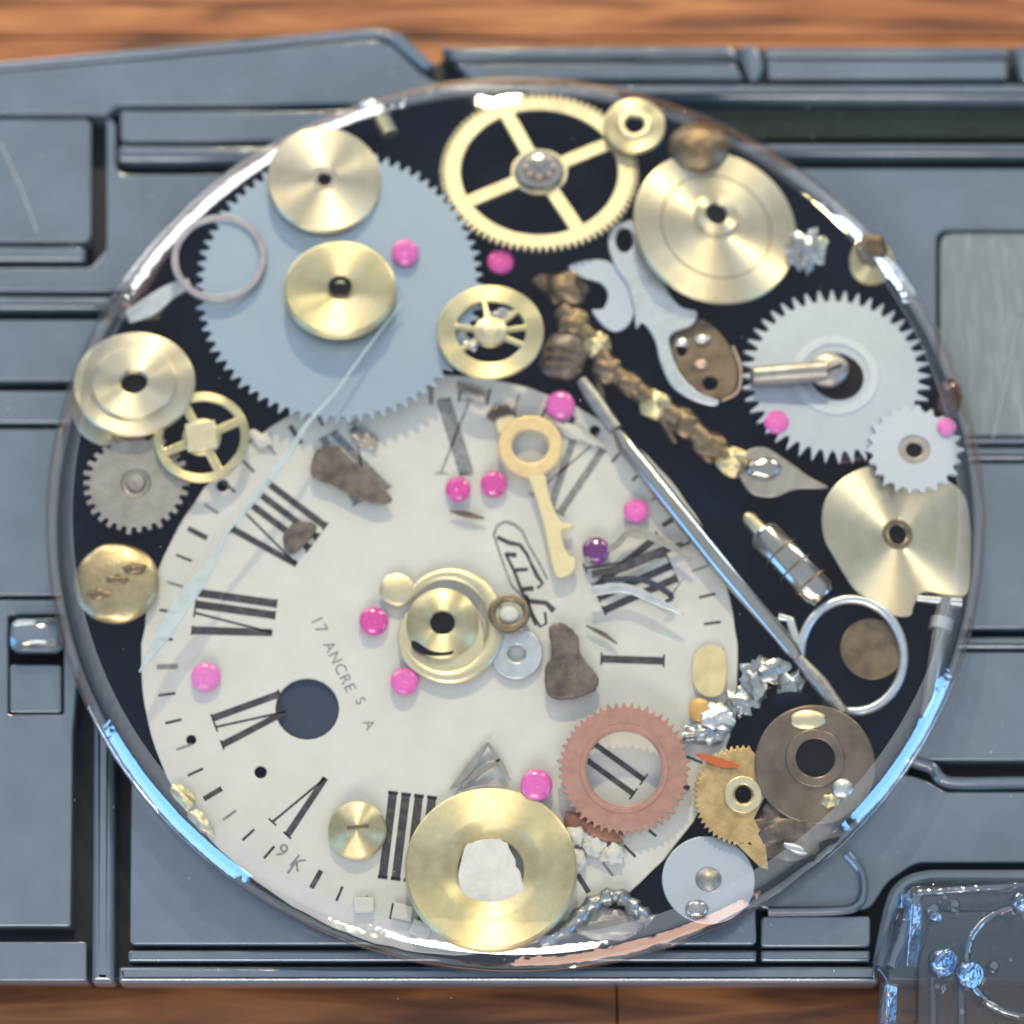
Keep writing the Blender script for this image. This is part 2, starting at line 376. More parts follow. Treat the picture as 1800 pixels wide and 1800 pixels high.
cplate('panel', [(1440, 1350), (1600, 1362), (1640, 1376), (1660, 1392), (XR, 1392), (XR, 1516), (1610, 1516), (1560, 1550), (1530, 1598), (1340, 1598), (1300, 1560)], rnd=16)
ctube('rib', [(1488, 1502), (1512, 1530), (1518, 1565), (1508, 1590), (1475, 1600), (1350, 1602)], 0.085, 0.03)
cplate('panel', [(1338, 1610), (1530, 1610), (1530, 1664), (1338, 1664)], rnd=8)
cplate('rib', R(1338, 1670, 1530, 1690), z=-0.05, bev=0.05, rnd=4)
ctube('rib', [(1545, 1700), (1565, 1600), (1585, 1560), (1625, 1543), (1700, 1541), (XR, 1541)], 0.12, 0.0)
cplate('panel', [(1600, 1556), (XR, 1556), (XR, 1722), (1560, 1722)], z=-0.08, rnd=10)
# scratches on the inset panel (a real shallow ridge)
for (x0, y0, x1, y1) in [(0, 250, 66, 408), (1790, 560, 1745, 770), (1755, 500, 1762, 640), (1700, 560, 1706, 690)]:
    z = -0.03 if x0 < 500 else -0.06
    link('scratch', tube_mesh([P(x0, y0, z)-CO, P((x0+x1)/2+3, (y0+y1)/2, z)-CO, P(x1, y1, z)-CO], 0.012, n=6), SILVER, case)

# ================================================================== resin disc
DC = P(906, 882, 0.95); DC.z = 0
disc = empty('resin_disc', DC, 'large clear domed round resin disc with watch parts set over a black base', 'resin disc')
prof_cup = [(0, 0.0), (7.25, 0.0), (7.75, 0.22), (7.98, 0.50), (7.99, 0.58), (7.90, 0.60), (0, 0.60)]
link('base', lathe_mesh(prof_cup, 160), BLACKR, disc)
prof_dome = [(7.615*q, 2.21-q*q) for q in (1, .96, .9, .84, .77, .7, .62, .54, .46, .38, .3, .22, .14, .07, 0)]
dm = lathe_mesh(prof_dome, 192); smooth_mesh(dm, 30); link('dome', dm, RESIN, disc)
pr = [(7.95, 0.598), (8.04, 0.60), (8.10, 0.63), (8.13, 0.68), (8.138, 0.76), (8.13, 0.85), (8.11, 0.885), (8.01, 0.975), (7.90, 1.07), (7.87, 1.092), (7.77, 1.143), (7.66, 1.195), (7.63, 1.206), (7.61, 1.212)]
link('rim', lathe_mesh(pr, 256), RIM, disc)

# ================================================================== parts inside
def frame(cx, cy, z, aspect=None, roll=0.0):
    rx = 0.0
    if aspect:
        base = math.atan2(math.hypot(0, 0)+1e-9, 1)
        rx = TILT-math.acos(min(aspect, 1.0))
    return P(cx, cy, z), (rx, math.radians(roll), 0)
def thing(name, cx, cy, z, label, cat, aspect=None, roll=0.0, group=None):
    l, r = frame(cx, cy, z, aspect, roll)
    rx = max(r[0], math.radians(-4)); sy = 1.0
    if aspect: sy = aspect/math.cos(TILT-rx)
    t = empty(name, l, label, cat, group, (rx, r[1], 0)); t.scale = (1, sy, 1); return t, scl(cx, cy, z)
def disc_hole(t, x, y, r, depth_z, name='hole'):
    return link(name, plate_mesh([circ(r, 32, x, y)], 0.012, 0.003), HOLE, t, (0, 0, depth_z))

# --- watch dial
DZ = 0.74
dl, k = thing('watch_dial', 772, 1158, DZ, 'large cream round watch dial with black roman numerals filling the lower left of the disc', 'watch dial')
def D(px, py):
    p = P(px, py, DZ)-Vector(dl.location); return (p.x, p.y)
dr = 5.10
dn = 120
def dial_r(a):
    d = (math.degrees(a)-238)/34
    return dr*(1-0.052*math.exp(-d*d))+0.02*math.sin(a*41)*random.random()
rim = [(dial_r(2*math.pi*i/dn)*math.cos(2*math.pi*i/dn), dial_r(2*math.pi*i/dn)*0.965/math.cos(TILT)*math.sin(2*math.pi*i/dn)) for i in range(dn)]
hole6 = [D(x, y) for x, y in [(540+56*math.cos(a/24*2*math.pi), 1246+54*math.sin(a/24*2*math.pi)) for a in range(24)]]
sm = lambda x, y, r: [D(x+r*math.cos(a/14*2*math.pi), y+r*math.sin(a/14*2*math.pi)) for a in range(14)]
holes = [hole6, sm(458, 1357, 11), sm(391, 853, 11), sm(336, 1300, 9), sm(1046, 756, 10)]
link('dial_plate', plate_mesh([rim]+holes, 0.07, 0.02, 2), ENAMEL, dl, (0, 0, -0.07))
link('sunk_disc', plate_mesh([circ(0.62, 40, *D(540, 1246))], 0.03, 0.008), NAVY, dl, (0, 0, -0.115))
def strokes(segs, name, m, parent=dl, zz=0.004, th=0.008):
    """segs: list of polylines [(x, y, w)...] in picture coordinates on the dial, joined as one printed mark"""
    bm = bmesh.new()
    for s in segs:
        ol = taper_outline(s); nn = len(s)
        vs = [bm.verts.new((*D(*q), zz)) for q in ol]
        for i in range(nn-1):
            try: bm.faces.new((vs[i], vs[i+1], vs[2*nn-2-i], vs[2*nn-1-i]))
            except ValueError: pass
    bmesh.ops.recalc_face_normals(bm, faces=bm.faces)
    ret = bmesh.ops.extrude_face_region(bm, geom=list(bm.faces))
    for v in [g for g in ret['geom'] if isinstance(g, bmesh.types.BMVert)]: v.co.z -= th*0.45
    bmesh.ops.recalc_face_normals(bm, faces=bm.faces)
    me = bpy.data.meshes.new(name); bm.to_mesh(me); bm.free()
    return link(name, me, m, parent)
def numeral(txt, cx, cy, ang, h=130, w=None, thick=13, thin=4, m=INK, label=None):
    a = math.radians(ang); ou = (math.cos(a), -math.sin(a)); cw = (math.sin(a), math.cos(a))   # outward / clockwise in picture coordinates
    adv = {'I': 25, 'V': 50, 'X': 54}
    tot = sum(adv[c] for c in txt); u = -tot/2; segs = []
    sc = (w/tot) if w else 1.0
    def q(s, t, ww): return (cx+cw[0]*s*sc+ou[0]*t, cy+cw[1]*s*sc+ou[1]*t, ww)
    H = h/2
    for c in txt:
        m0 = u+adv[c]/2
        if c == 'I': segs.append([q(m0, -H, thick), q(m0, H, thick)])
        elif c == 'V': segs.append([q(m0-19, H, thick), q(m0, -H, thick*0.9)]); segs.append([q(m0+19, H, thin), q(m0, -H, thin)])
        else: segs.append([q(m0-20, H, thick), q(m0+20, -H, thick)]); segs.append([q(m0+20, H, thin), q(m0-20, -H, thin)])
        u += adv[c]
    u = -tot/2
    for c in txt:
        for t in (H, -H):
            if t < 0 and c == 'V': continue
            if c == 'I': segs.append([q(u+3, t, thin*.8), q(u+adv[c]-3, t, thin*.8)])
            else:
                for o_ in (-19, 19): segs.append([q(u+adv[c]/2+o_-10, t, thin*.8), q(u+adv[c]/2+o_+10, t, thin*.8)])
        u += adv[c]
    o = strokes(segs, 'numeral', m)
    o['label'] = 'roman numeral %s' % txt
    return o
numeral('VII', 412, 1082, 172, 140, 82, thick=14)
numeral('VIII', 492, 925, 143, 128, 120, thick=12)
numeral('IX', 622, 815, 117, 130, 80, m=INKG)
numeral('X', 800, 768, 88, 130, 62, thick=26, m=INKG)
numeral('XI', 1000, 832, 56, 135, 76, thick=13, m=INKG)
numeral('XII', 1110, 1010, 24, 140, 100, m=INK)
numeral('I', 1112, 1160, -2, 110, 30)
numeral('II', 1080, 1352, -36, 105, 62, thick=10)
numeral('III', 862, 1500, -75, 140, 90, m=INK)
numeral('IIII', 716, 1472, -97, 150, 92, thick=15, thin=7)
numeral('V', 532, 1412, 228, 120, 46, thick=12)
numeral('VI', 440, 1262, 200, 125, 66, thick=12)
# minute track
for i in range(60):
    a = 2*math.pi*i/60+0.03; kk = dial_r(a)/dr; r0, r1 = 470*kk, 500*kk
    if i % 5 == 0: r0 = 462*kk
    x0, y0, x1, y1 = 772+r0*math.cos(a), 1158-r0*.965*math.sin(a), 772+r1*math.cos(a), 1158-r1*.965*math.sin(a)
    strokes([[(x0, y0, 4.5 if i % 5 else 9), (x1, y1, 4.5 if i % 5 else 9)]], 'minute_mark', INK if i % 3 else INKG)
# script name in its long rounded frame, traced stroke by stroke
strokes([[(868, 940, 5), (874, 924, 5), (888, 917, 6), (904, 922, 6), (918, 934, 5), (930, 960, 4), (948, 990, 4), (962, 1018, 4)],
         [(868, 940, 4), (878, 972, 4), (890, 1005, 4), (900, 1030, 4), (922, 1052, 5)]], 'name_frame', INKG)
strokes([[(874, 944, 7), (894, 954, 8), (914, 958, 7), (926, 974, 6), (934, 992, 5)], [(890, 974, 7), (908, 976, 9)], [(906, 1002, 7), (928, 1001, 6)],
         [(918, 1036, 8), (938, 1034, 9)], [(888, 972, 5), (904, 1004, 6), (916, 1036, 6), (926, 1056, 6)],
         [(926, 1056, 9), (960, 1060, 8), (974, 1074, 11)], [(928, 1060, 6), (938, 1084, 6), (950, 1102, 5), (960, 1096, 5), (958, 1076, 5)],
         [(934, 992, 6), (944, 1012, 8), (954, 1026, 6), (944, 1034, 5)], [(926, 1046, 6), (932, 1078, 5), (942, 1100, 4)]], 'script_name', INK)
def dial_text(s, x, y, ang, size, m):
    tcu = bpy.data.curves.new('t', 'FONT'); tcu.body = s; tcu.size = size; tcu.extrude = 0.002; tcu.align_x = 'CENTER'; tcu.align_y = 'CENTER'
    tcu.space_character = 1.15
    o = bpy.data.objects.new('t', tcu); C.objects.link(o)
    me = bpy.data.meshes.new_from_object(o.evaluated_get(bpy.context.evaluated_depsgraph_get()))
    bpy.data.objects.remove(o)
    q = D(x, y)
    o = link('lettering', me, m, dl, (q[0], q[1], 0.003), (0, 0, math.radians(ang))); return o
dial_text('17', 560, 1098, -64, 0.30, INKG)
dial_text('ANCRE', 596, 1172, -64, 0.27, INKG)
dial_text('S', 633, 1232, -64, 0.25, INKG); dial_text('A', 648, 1274, -64, 0.25, INKG)
dial_text('9 K', 510, 1508, -38, 0.34, INKG)

# --- hands cluster near XII
def blade(name, pts, z, label, cat='watch hand', m=STEELD, th=0.04, group=None):
    c = pts[len(pts)//2]; org = P(c[0], c[1], z)
    o = link(name, plate_mesh([loc2(taper_outline(catmull([tuple(p) for p in pts], 5, closed=False)), z, org)], th, 0.012), m, None, org)
    return tag(o, label, cat, group)
hand_long = blade('watch_hand', [(706, 534, 4), (640, 620, 5), (590, 690, 5), (543, 742, 7), (512, 790, 12), (468, 850, 14), (430, 900, 9), (398, 938, 7), (378, 985, 9), (348, 1025, 26), (316, 1068, 30), (285, 1120, 24), (245, 1182, 3)],
      1.30, 'long pale blue watch hand running past VIII to a sharp point at left', m=HANDM)
blade('watch_hand', [(1040, 1010, 12), (1090, 1000, 14), (1150, 975, 16), (1200, 955, 6)], 0.86, 'dark grey curved watch hand lying over the XII near the purple jewel', m=INK)
blade('watch_hand', [(1030, 985, 10), (1080, 960, 12), (1110, 935, 12), (1170, 955, 14), (1215, 985, 5)], 0.93, 'thin bowed dark watch hand above the XII below the pink jewel', m=STEELD)
blade('watch_hand', [(1040, 1040, 18), (1100, 1035, 16), (1150, 1055, 14), (1200, 1080, 4)], 0.98, 'grey blue pointed watch hand below the XII', m=SILVER)
blade('watch_hand', [(1060, 1020, 8), (1130, 1020, 10), (1180, 1048, 10), (1165, 1060, 4)], 0.90, 'short dark blue hand fragment between two hands at the XII', m=NAVY)
blade('watch_hand', [(1030, 1100, 3), (1060, 1115, 8), (1085, 1132, 3)], 0.82, 'tiny brown sliver lying between XII and I', 'metal sliver', m=RUST)
blade('metal_sliver', [(790, 898, 3), (820, 905, 11), (852, 912, 3)], 0.82, 'small reddish brown sliver below two pink jewels', 'metal sliver', m=RUST)

# --- gears and wheels
def gear(name, cx, cy, Rp, z, teeth, depth, hole, m, label, th=0.08, kind='point', aspect=None, roll=0, bev=0.008, windows=(), cat='gear', a0=0, jit=0.0, miss=()):
    t, k = thing(name, cx, cy, z, label, cat, aspect, roll)
    loops = [gear_loop(Rp*k, teeth, depth*k, kind, a0, miss, jit)] if teeth else [circ(Rp*k, 96)]
    if hole: loops.append(circ(hole*k, 48))
    for w in windows: loops.append([(x*k, y*k) for x, y in w])
    link('wheel_plate', plate_mesh(loops, th, bev, 1), m, t)
    return t, k
def sector(r0, r1, a0, a1, half):
    """window between two spokes, keeping the spoke of constant half width"""
    o = []; n = 12
    for i in range(n+1):
        A = a0+math.asin(half/r1); B = a1-math.asin(half/r1); a = A+(B-A)*i/n; o.append((r1*math.cos(a), r1*math.sin(a)))
    for i in range(n+1):
        A = a1-math.asin(min(half/r0, .99)); B = a0+math.asin(min(half/r0, .99)); a = A+(B-A)*i/n; o.append((r0*math.cos(a), r0*math.sin(a)))
    return o
def windows(angles, r0, r1, half):
    an = [math.radians(a) for a in angles]; res = []
    for i in range(len(an)):
        b = an[(i+1) % len(an)]
        if b <= an[i]: b += 2*math.pi
        res.append(sector(r0, r1, an[i], b, half))
    return res

# large blue steel gear
gear('ratchet_gear', 597, 504, 256, 1.10, 76, 17, 0, STEELB, 'largest gear, plain pale blue steel sheet with fine pointed teeth at upper left', th=0.07, aspect=0.965, jit=0.25)
# brass disc upper left
def collar(t, k, r_out, r_in, h, m, zz=0.0, x=0, y=0, name='collar'):
    return link(name, plate_mesh([circ(r_out*k, 40, x, y), circ(r_in*k, 32, x, y)], h, min(0.03, h/3), 2), m, t, (0, 0, zz))
t, k = gear('brass_disc', 570, 320, 100, 1.28, 0, 0, 23, BRASS, 'pale turned brass disc nearest the top left rim, lying on the blue gear', th=0.14, aspect=0.94, roll=6, bev=0.02, cat='brass disc')
collar(t, k, 27, 12, 0.10, STEELD, 0.02, name='bushing'); disc_hole(t, 0, 0, 0.13, 0.02)
t, k = thing('brass_cup', 598, 515, 1.26, 'yellow brass disc with a sunk dark cone in the middle of the blue gear', 'brass disc', 0.86, 0)
prof = [(0.0, 0.02), (0.13, 0.02), (0.15, 0.05), (0.30, 0.10), (0.52, 0.17), (0.80, 0.21), (0.93, 0.22), (0.98, 0.19), (0.98, 0.02), (0.9, 0)]
link('cup', lathe_mesh(prof, 72), BRASSY, t); link('pivot_hole', lathe_mesh([(0, 0.06), (0.11, 0.06), (0.17, 0.13), (0.20, 0.115)], 32), HOLE, t, (0, 0.1, 0.0))
# top spoked wheel
ang = [114, 27, -62, -152]
t, k = gear('spoked_wheel', 948, 306, 176, 1.02, 84, 11, 10, BRASSP, 'brass wheel with four spokes and fine teeth touching the top rim', th=0.10, kind='sq', aspect=0.83, bev=0.012, windows=windows([-152, -62, 27, 114], 50, 138, 13), cat='spoked wheel')
link('hub', lathe_mesh([(0, 0.42), (0.10, 0.42), (0.12, 0.36), (0.22, 0.34), (0.24, 0.2), (0.42, 0.19), (0.46, 0.1), (0.46, 0.0)], 32), POL, t)
for i in range(8):
    a = 2*math.pi*i/8; link('pinion_leaf', tube_mesh([(0.23*math.cos(a), 0.23*math.sin(a), 0.12), (0.23*math.cos(a), 0.23*math.sin(a), 0.33)], 0.05, 8), COPPERP, t)
# small ring beside it
t, k = gear('brass_washer', 1115, 225, 54, 1.14, 0, 0, 18, BRASSY, 'small yellow brass washer overlapping the top spoked wheel at its right', th=0.12, aspect=0.93, bev=0.03, cat='washer')
collar(t, k, 30, 17, 0.09, BRASSP, 0.07)
t2, k = thing('dark_cap', 1228, 258, 1.12, 'dark brown domed brass cap tucked over the edge of the top right disc', 'brass cap', 0.8)  # a domed brass cap
link('cap', lathe_mesh([(0, 0.26), (0.25, 0.24), (0.45, 0.16), (0.55, 0.04), (0.55, -0.08), (0.45, -0.1)], 40), OLDBRASS, t2)
# large disc top right
t, k = gear('brass_disc', 1256, 402, 148, 0.98, 0, 0, 0, BRASS, 'largest plain turned brass disc, at upper right beside the top spoked wheel', th=0.10, aspect=0.93, roll=13, bev=0.02, cat='brass disc')
collar(t, k, 40, 20, 0.10, BRASS, 0.08, 0.0, 0.22); disc_hole(t, 0.0, 0.22, 0.21, 0.10)
link('groove_ring', plate_mesh([circ(1.02, 90), circ(1.0, 90)], 0.012, 0.002), OLDBRASS, t, (0, 0, 0.093))
# crumbs by its right edge
for i, (x, y, r) in enumerate([(1418, 440, 26), ]):
    o = link('metal_crumb', lump_mesh(0.28, 0.36, 0.14, 3, 0.5, 5, 2.4), CRUMB, None, P(x, y, 0.95)); tag(o, 'crumpled silvery crumb at the right edge of the large top right disc', 'metal crumb')
# white gear right
t, k = gear('steel_gear', 1468, 664, 168, 0.90, 44, 24, 44, STEELG, 'pale steel gear with long pointed teeth and a screw through its hub at right', th=0.09, aspect=0.925, cat='gear')
collar(t, k, 76, 60, 0.03, STEELW, 0.075, name='step_ring'); disc_hole(t, 0.05, -0.03, 0.44, 0.088)
# screw in it
o, k = thing('steel_screw', 1440, 662, 1.12, 'shiny round headed steel screw lying across the pale right gear', 'screw')
a = P(1318, 662, 1.12)-Vector(o.location); b = P(1452, 652, 1.2)-Vector(o.location)
link('shaft', tube_mesh([a, a+(b-a)*0.05, a+(b-a)*0.9, b], [0.10, 0.17, 0.19, 0.19], 20), STEELD, o)
link('screw_head', lump_mesh(0.36, 0.33, 0.16, 3, 0.05, 1), STEELD, o, P(1456, 650, 1.12)-Vector(o.location))
link('screw_slot', tube_mesh([P(1432, 662, 1.28)-Vector(o.location), P(1480, 640, 1.28)-Vector(o.location)], 0.02, 6), HOLE, o)
# small pale gear
t, k = gear('steel_gear', 1606, 794, 88, 1.04, 22, 14, 28, STEELW, 'small pale steel gear overlapping the lower right of the pale toothed gear', th=0.10, aspect=0.93, cat='gear', jit=0.3)
collar(t, k, 30, 14, 0.06, STEELD, 0.02, name='bushing'); disc_hole(t, 0, 0, 0.18, 0.01)
# brass disc right with notch
ORG = P(1575, 942, 0.86)
t = empty('brass_plate', ORG, 'broken brass disc with a notch at its lower right beside the right rim', 'brass disc', rot=(0, math.radians(9), 0))
pts = [(1440, 925), (1444, 893), (1462, 862), (1492, 838), (1535, 822), (1600, 826), (1655, 838), (1696, 866), (1708, 920), (1708, 990), (1702, 1040), (1672, 1046), (1622, 1042), (1606, 1066), (1598, 1084), (1560, 1080), (1505, 1046), (1480, 1015), (1462, 985), (1446, 958)]
hl = [(1576+17*math.cos(a/20*2*math.pi), 941+18*math.sin(a/20*2*math.pi)) for a in range(20)]
link('disc_plate', free_plate(pts, 0.86, 0.09, ORG, 0.02, holes=[hl], n=4), BRASS, t)
disc_hole(t, 0, 0, 0.22, -0.01)
link('chamfer_ring', plate_mesh([circ(0.27, 32), circ(0.18, 32)], 0.02, 0.006), OLDBRASS, t, (0, 0, 0.082))
# small spoked wheel mid
t, k = gear('spoked_wheel', 862, 586, 94, 1.22, 0, 0, 8, BRASSY, 'small yellow brass balance wheel with uneven spokes beside the blue gear', th=0.09, aspect=0.89, bev=0.02, windows=windows([8, 42, 100, 170, 215, 335], 30, 62, 5), cat='spoked wheel')
link('hub', lathe_mesh([(0, 0.2), (0.12, 0.19), (0.28, 0.12), (0.30, 0.06)], 24), BRASSP, t)
for (x, y, s) in [(0.2, 0.35, 1), (-0.35, -0.25, 2)]:
    link('rough_patch', lump_mesh(0.18, 0.12, 0.05, 2, 0.5, s, 2), CRUMB, t, (x, y, 0.05))
# left spoked wheel
t, k = gear('spoked_wheel', 355, 770, 84, 1.00, 0, 0, 0, BRASSY, 'thin rimmed brass wheel with a square centre at the left edge of the dial', th=0.07, aspect=0.95, bev=0.02, windows=windows([25, 118, 205, 297], 34, 68, 8), cat='spoked wheel')
link('square_hub', plate_mesh([[(-.22, -.30), (.30, -.22), (.22, .30), (-.30, .22)]], 0.06, 0.02), BRASSP, t, (0, 0, 0.06))
# left brass disc
t, k = thing('brass_disc', 237, 678, 0.98, 'turned brass disc with a raised inner step and black hole against the left rim', 'brass disc', 0.86, 0)
loops = [circ(1.06, 96), circ(0.24, 40)]
link('disc_plate', plate_mesh(loops, 0.12, 0.03, 2), BRASS, t); link('raised_step', plate_mesh([circ(0.74, 72), circ(0.24, 40)], 0.08, 0.03, 2), BRASS, t, (0, 0, 0.11))
disc_hole(t, 0, 0, 0.30, 0.02)
t, k = gear('brass_disc', 205, 712, 80, 0.72, 0, 0, 0, BRASS, 'second brass disc half hidden beneath the stepped disc at the left rim', th=0.10, bev=0.02, cat='brass disc')
# grey gear left
t, k = gear('steel_gear', 240, 852, 96, 0.86, 30, 15, 26, STEELD, 'grey brown gear with blunt teeth below the left brass disc', th=0.10, kind='sq', aspect=0.95, jit=0.4)
link('hub', lathe_mesh([(0, 0.16), (0.14, 0.15), (0.17, 0.08), (0.24, 0.10), (0.27, 0.05), (0.27, -0.02)], 28), STEELD, t)
# brass ball-like knob
t, k = thing('brass_knob', 205, 1026, 0.86, 'rough golden brass knob at the left rim beside the VII', 'brass knob', 0.95)
link('knob', lump_mesh(0.74, 0.72, 0.20, 4, 0.025, 3, 2), mat('tan_brass', (0.50, 0.41, 0.24, 1), 0.95, 0.36, var=0.35, vscale=4, bump=0.2, bscale=14), t); 
for s, (x, y) in enumerate([(0.32, 0.22), (-0.28, -0.24), (0.02, 0.02)]): link('burr', lump_mesh(0.20, 0.09, 0.03, 3, 0.2, s, 2), OLDBRASS, t, (x, y, 0.19))
# copper ring on blue gear
t, k = gear('grey_ring', 385, 455, 84, 1.24, 0, 0, 71, RINGM, 'thin dull grey ring overlapping the left teeth of the blue gear', th=0.06, aspect=0.94, bev=0.02, cat='ring')
# silver arm + brass lump at left rim
o = blade('silver_arm', [(335, 500, 18), (300, 515, 26), (265, 540, 34), (225, 560, 22)], 0.9, 'short silver arm between the copper ring and the left rim', 'metal arm', m=SILVER, th=0.08)
o = link('brass_lump', lump_mesh(0.36, 0.22, 0.13, 3, 0.25, 4), OLDBRASS, None, P(246, 548, 0.80)); tag(o, 'dull brass lump at the left rim above the stepped brass disc', 'metal lump')
o = link('red_fragment', free_plate([(352, 360), (360, 376), (318, 418), (292, 460), (258, 515), (228, 535), (248, 480), (300, 405)], 0.85, 0.10, P(280, 440, 0.85), 0.02), RED, None, P(280, 440, 0.85)); tag(o, 'dark red fragment along the upper left rim', 'red fragment')
# brass bolt at the top rim
t, k = thing('brass_bolt', 668, 204, 1.0, 'small threaded brass bolt at the rim between the two bright arcs', 'bolt')
for i in range(4): link('thread', lathe_mesh([(0, 0.05), (0.13, 0.05), (0.17, 0), (0.13, -0.05), (0, -0.05)], 20), BRASSP, t, (0.02+0.05*i, -0.02-0.10*i, 0), (math.radians(80), 0, math.radians(15)))
link('bolt_head', lump_mesh(0.22, 0.15, 0.12, 3, 0.15, 2), SILVER, t, (-0.18, 0.18, 0))
t, k = thing('brass_nut', 1530, 440, 1.0, 'dark golden brass nut at the upper right rim', 'nut')
link('nut', lathe_mesh([(0, 0.2), (0.2, 0.2), (0.3, 0.12), (0.32, -0.1)], 6), OLDBRASS, t, (0, 0, 0), (0.3, 0.2, 0)); link('washer', lathe_mesh([(0.1, 0.02), (0.4, 0.02), (0.42, -0.03)], 32), BRASSY, t, (0.03, -0.2, -0.05), (0.3, 0.2, 0))
# --- silver lever + balance cock
ORG = P(1130, 500, 0.95)
t = empty('silver_lever', ORG, 'silver grey forked lever with a ring end under the large top right disc', 'lever')
pts = [(1068, 430), (1078, 400), (1110, 390), (1145, 400), (1160, 440), (1168, 500), (1195, 540), (1225, 550), (1215, 575), (1180, 590), (1180, 620), (1196, 660), (1225, 690), (1262, 706), (1255, 716), (1215, 705), (1180, 680), (1160, 640), (1150, 600), (1130, 570), (1118, 580), (1112, 540), (1100, 500), (1080, 470)]
hl = [(1098+15*math.cos(a/20*2*math.pi), 425+22*math.sin(a/20*2*math.pi)) for a in range(20)]
link('lever_plate', free_plate(pts, 0.95, 0.09, ORG, 0.025, holes=[hl], n=4), SILVER, t)
ORG = P(1060, 510, 0.9)
o = link('claw_plate', free_plate([(998, 472), (1030, 460), (1070, 462), (1100, 490), (1118, 530), (1108, 570), (1085, 585), (1060, 575), (1040, 548), (1060, 545), (1068, 520), (1055, 500), (1025, 490)], 0.9, 0.08, ORG, 0.02, n=4), STEELW, None, ORG); tag(o, 'pale claw shaped steel plate joined against the silver lever', 'steel plate')
ORG = P(1238, 640, 0.85)
t = empty('balance_cock', ORG, 'oval brown pierced brass plate at the end of the silver lever', 'brass plate')
link('oval_plate', free_plate([(1180, 600), (1205, 568), (1240, 565), (1275, 600), (1298, 645), (1290, 690), (1262, 702), (1220, 690), (1190, 650)], 0.85, 0.06, ORG, 0.02, holes=[[(1248+14*math.cos(a/12*6.283), 676+13*math.sin(a/12*6.283)) for a in range(12)], [(1198+9*math.cos(a/12*6.283), 618+10*math.sin(a/12*6.283)) for a in range(12)]]), OLDBRASS, t)
for s, (x, y, m_) in enumerate([(1200, 602, SILVER), (1236, 596, SILVER), (1232, 640, COPPERP)]): link('boss', lump_mesh(0.14, 0.09, 0.06, 2, 0.2, s), m_, t, P(x, y, 0.93)-ORG)
blade('steel_wire', [(1288, 610, 5), (1302, 650, 6), (1296, 690, 5), (1268, 706, 4)], 0.97, 'thin wire curving round the brown pierced plate', 'wire', m=COPPERP, th=0.05)
# chain of brass links, each its own piece
ch = [(1010, 570, 22, 30), (1050, 608, 18, 26), (1068, 650, 22, 30), (1108, 678, 26, 22), (1152, 712, 24, 30), (1205, 745, 24, 30), (1250, 785, 26, 32), (1288, 812, 24, 28)]
t = empty('brass_chain', P(1150, 700, 0.85), 'knobbly tarnished brass stem running diagonally from the small yellow wheel to the silver leaf', 'brass stem')
tl = Vector(t.location)
link('core', tube_mesh([P(x, y, 0.82)-tl for x, y, _, _ in [(985, 545, 0, 0)]+ch+[(1310, 825, 0, 0)]], 0.20, 12), OLDBRASS, t)
for i, (x, y, w, h) in enumerate(ch): link('link', lump_mesh(w/100*1.2, h/100*0.92, 0.16, 3, 0.16, i), BRASSY if i in (1, 4, 7) else OLDBRASS, t, P(x, y, 0.88)-tl, (0, 0, math.radians(-38)))
for i, (x0, y0, x1, y1) in enumerate([(1165, 735, 1188, 780), (1050, 640, 1060, 720)]): link('prong', tube_mesh([P(x0, y0, 0.82)-tl, P(x1, y1, 0.8)-tl], [0.11, 0.06], 8), OLDBRASS, t)
o = link('brass_lump', lump_mesh(0.42, 0.34, 0.16, 3, 0.3, 9), OLDBRASS, None, P(992, 505, 0.82)); tag(o, 'brown brass lump below the top spoked wheel and left of the claw', 'metal lump')
t, k = thing('brown_cylinder', 990, 625, 0.88, 'short dark brown ribbed cylinder right of the small yellow balance wheel', 'cylinder')
link('barrel', lump_mesh(0.42, 0.46, 0.16, 3, 0.12, 6), RUST, t)
for i in range(3): link('rib', tube_mesh([(-0.3, 0.16-0.17*i, 0.13), (0, 0.10-0.17*i, 0.17), (0.3, 0.0-0.17*i, 0.12)], 0.025, 6), OLDBRASS, t)
# silver leaf with drop tip
ORG = P(1350, 835, 0.86)
t = empty('silver_leaf', ORG, 'dark silver drop with a pointed tail at the lower end of the brass stem', 'steel piece')
link('leaf', free_plate([(1295, 825), (1310, 795), (1345, 788), (1385, 812), (1420, 838), (1456, 860), (1400, 862), (1360, 876), (1318, 868)], 0.86, 0.08, ORG, 0.03), STEELD, t)
link('drop', lump_mesh(0.30, 0.20, 0.10, 3, 0.08, 2), POL, t, P(1342, 822, 0.95)-ORG)
# long steel rod
t = empty('steel_rod', P(1250, 960, 0.92), 'long thin steel rod running diagonally along the right edge of the dial', 'rod'); tl = Vector(t.location)
link('rod', tube_mesh([P(1085, 760, 0.98)-tl, P(1100, 785, 0.98)-tl, P(1260, 985, 0.95)-tl, P(1390, 1140, 0.9)-tl, P(1402, 1156, 0.9)-tl], [0.10, 0.155, 0.165, 0.15, 0.10], 20), POL, t)
link('rod_tip', tube_mesh([P(1402, 1156, 0.88)-tl, P(1440, 1200, 0.88)-tl, P(1480, 1255, 0.86)-tl], [0.10, 0.15, 0.13], 14), STEELD, t)
link('rod_end', tube_mesh([P(1022, 668, 0.94)-tl, P(1040, 695, 0.94)-tl, P(1082, 755, 0.95)-tl], [0.10, 0.14, 0.13], 14), STEELD, t)
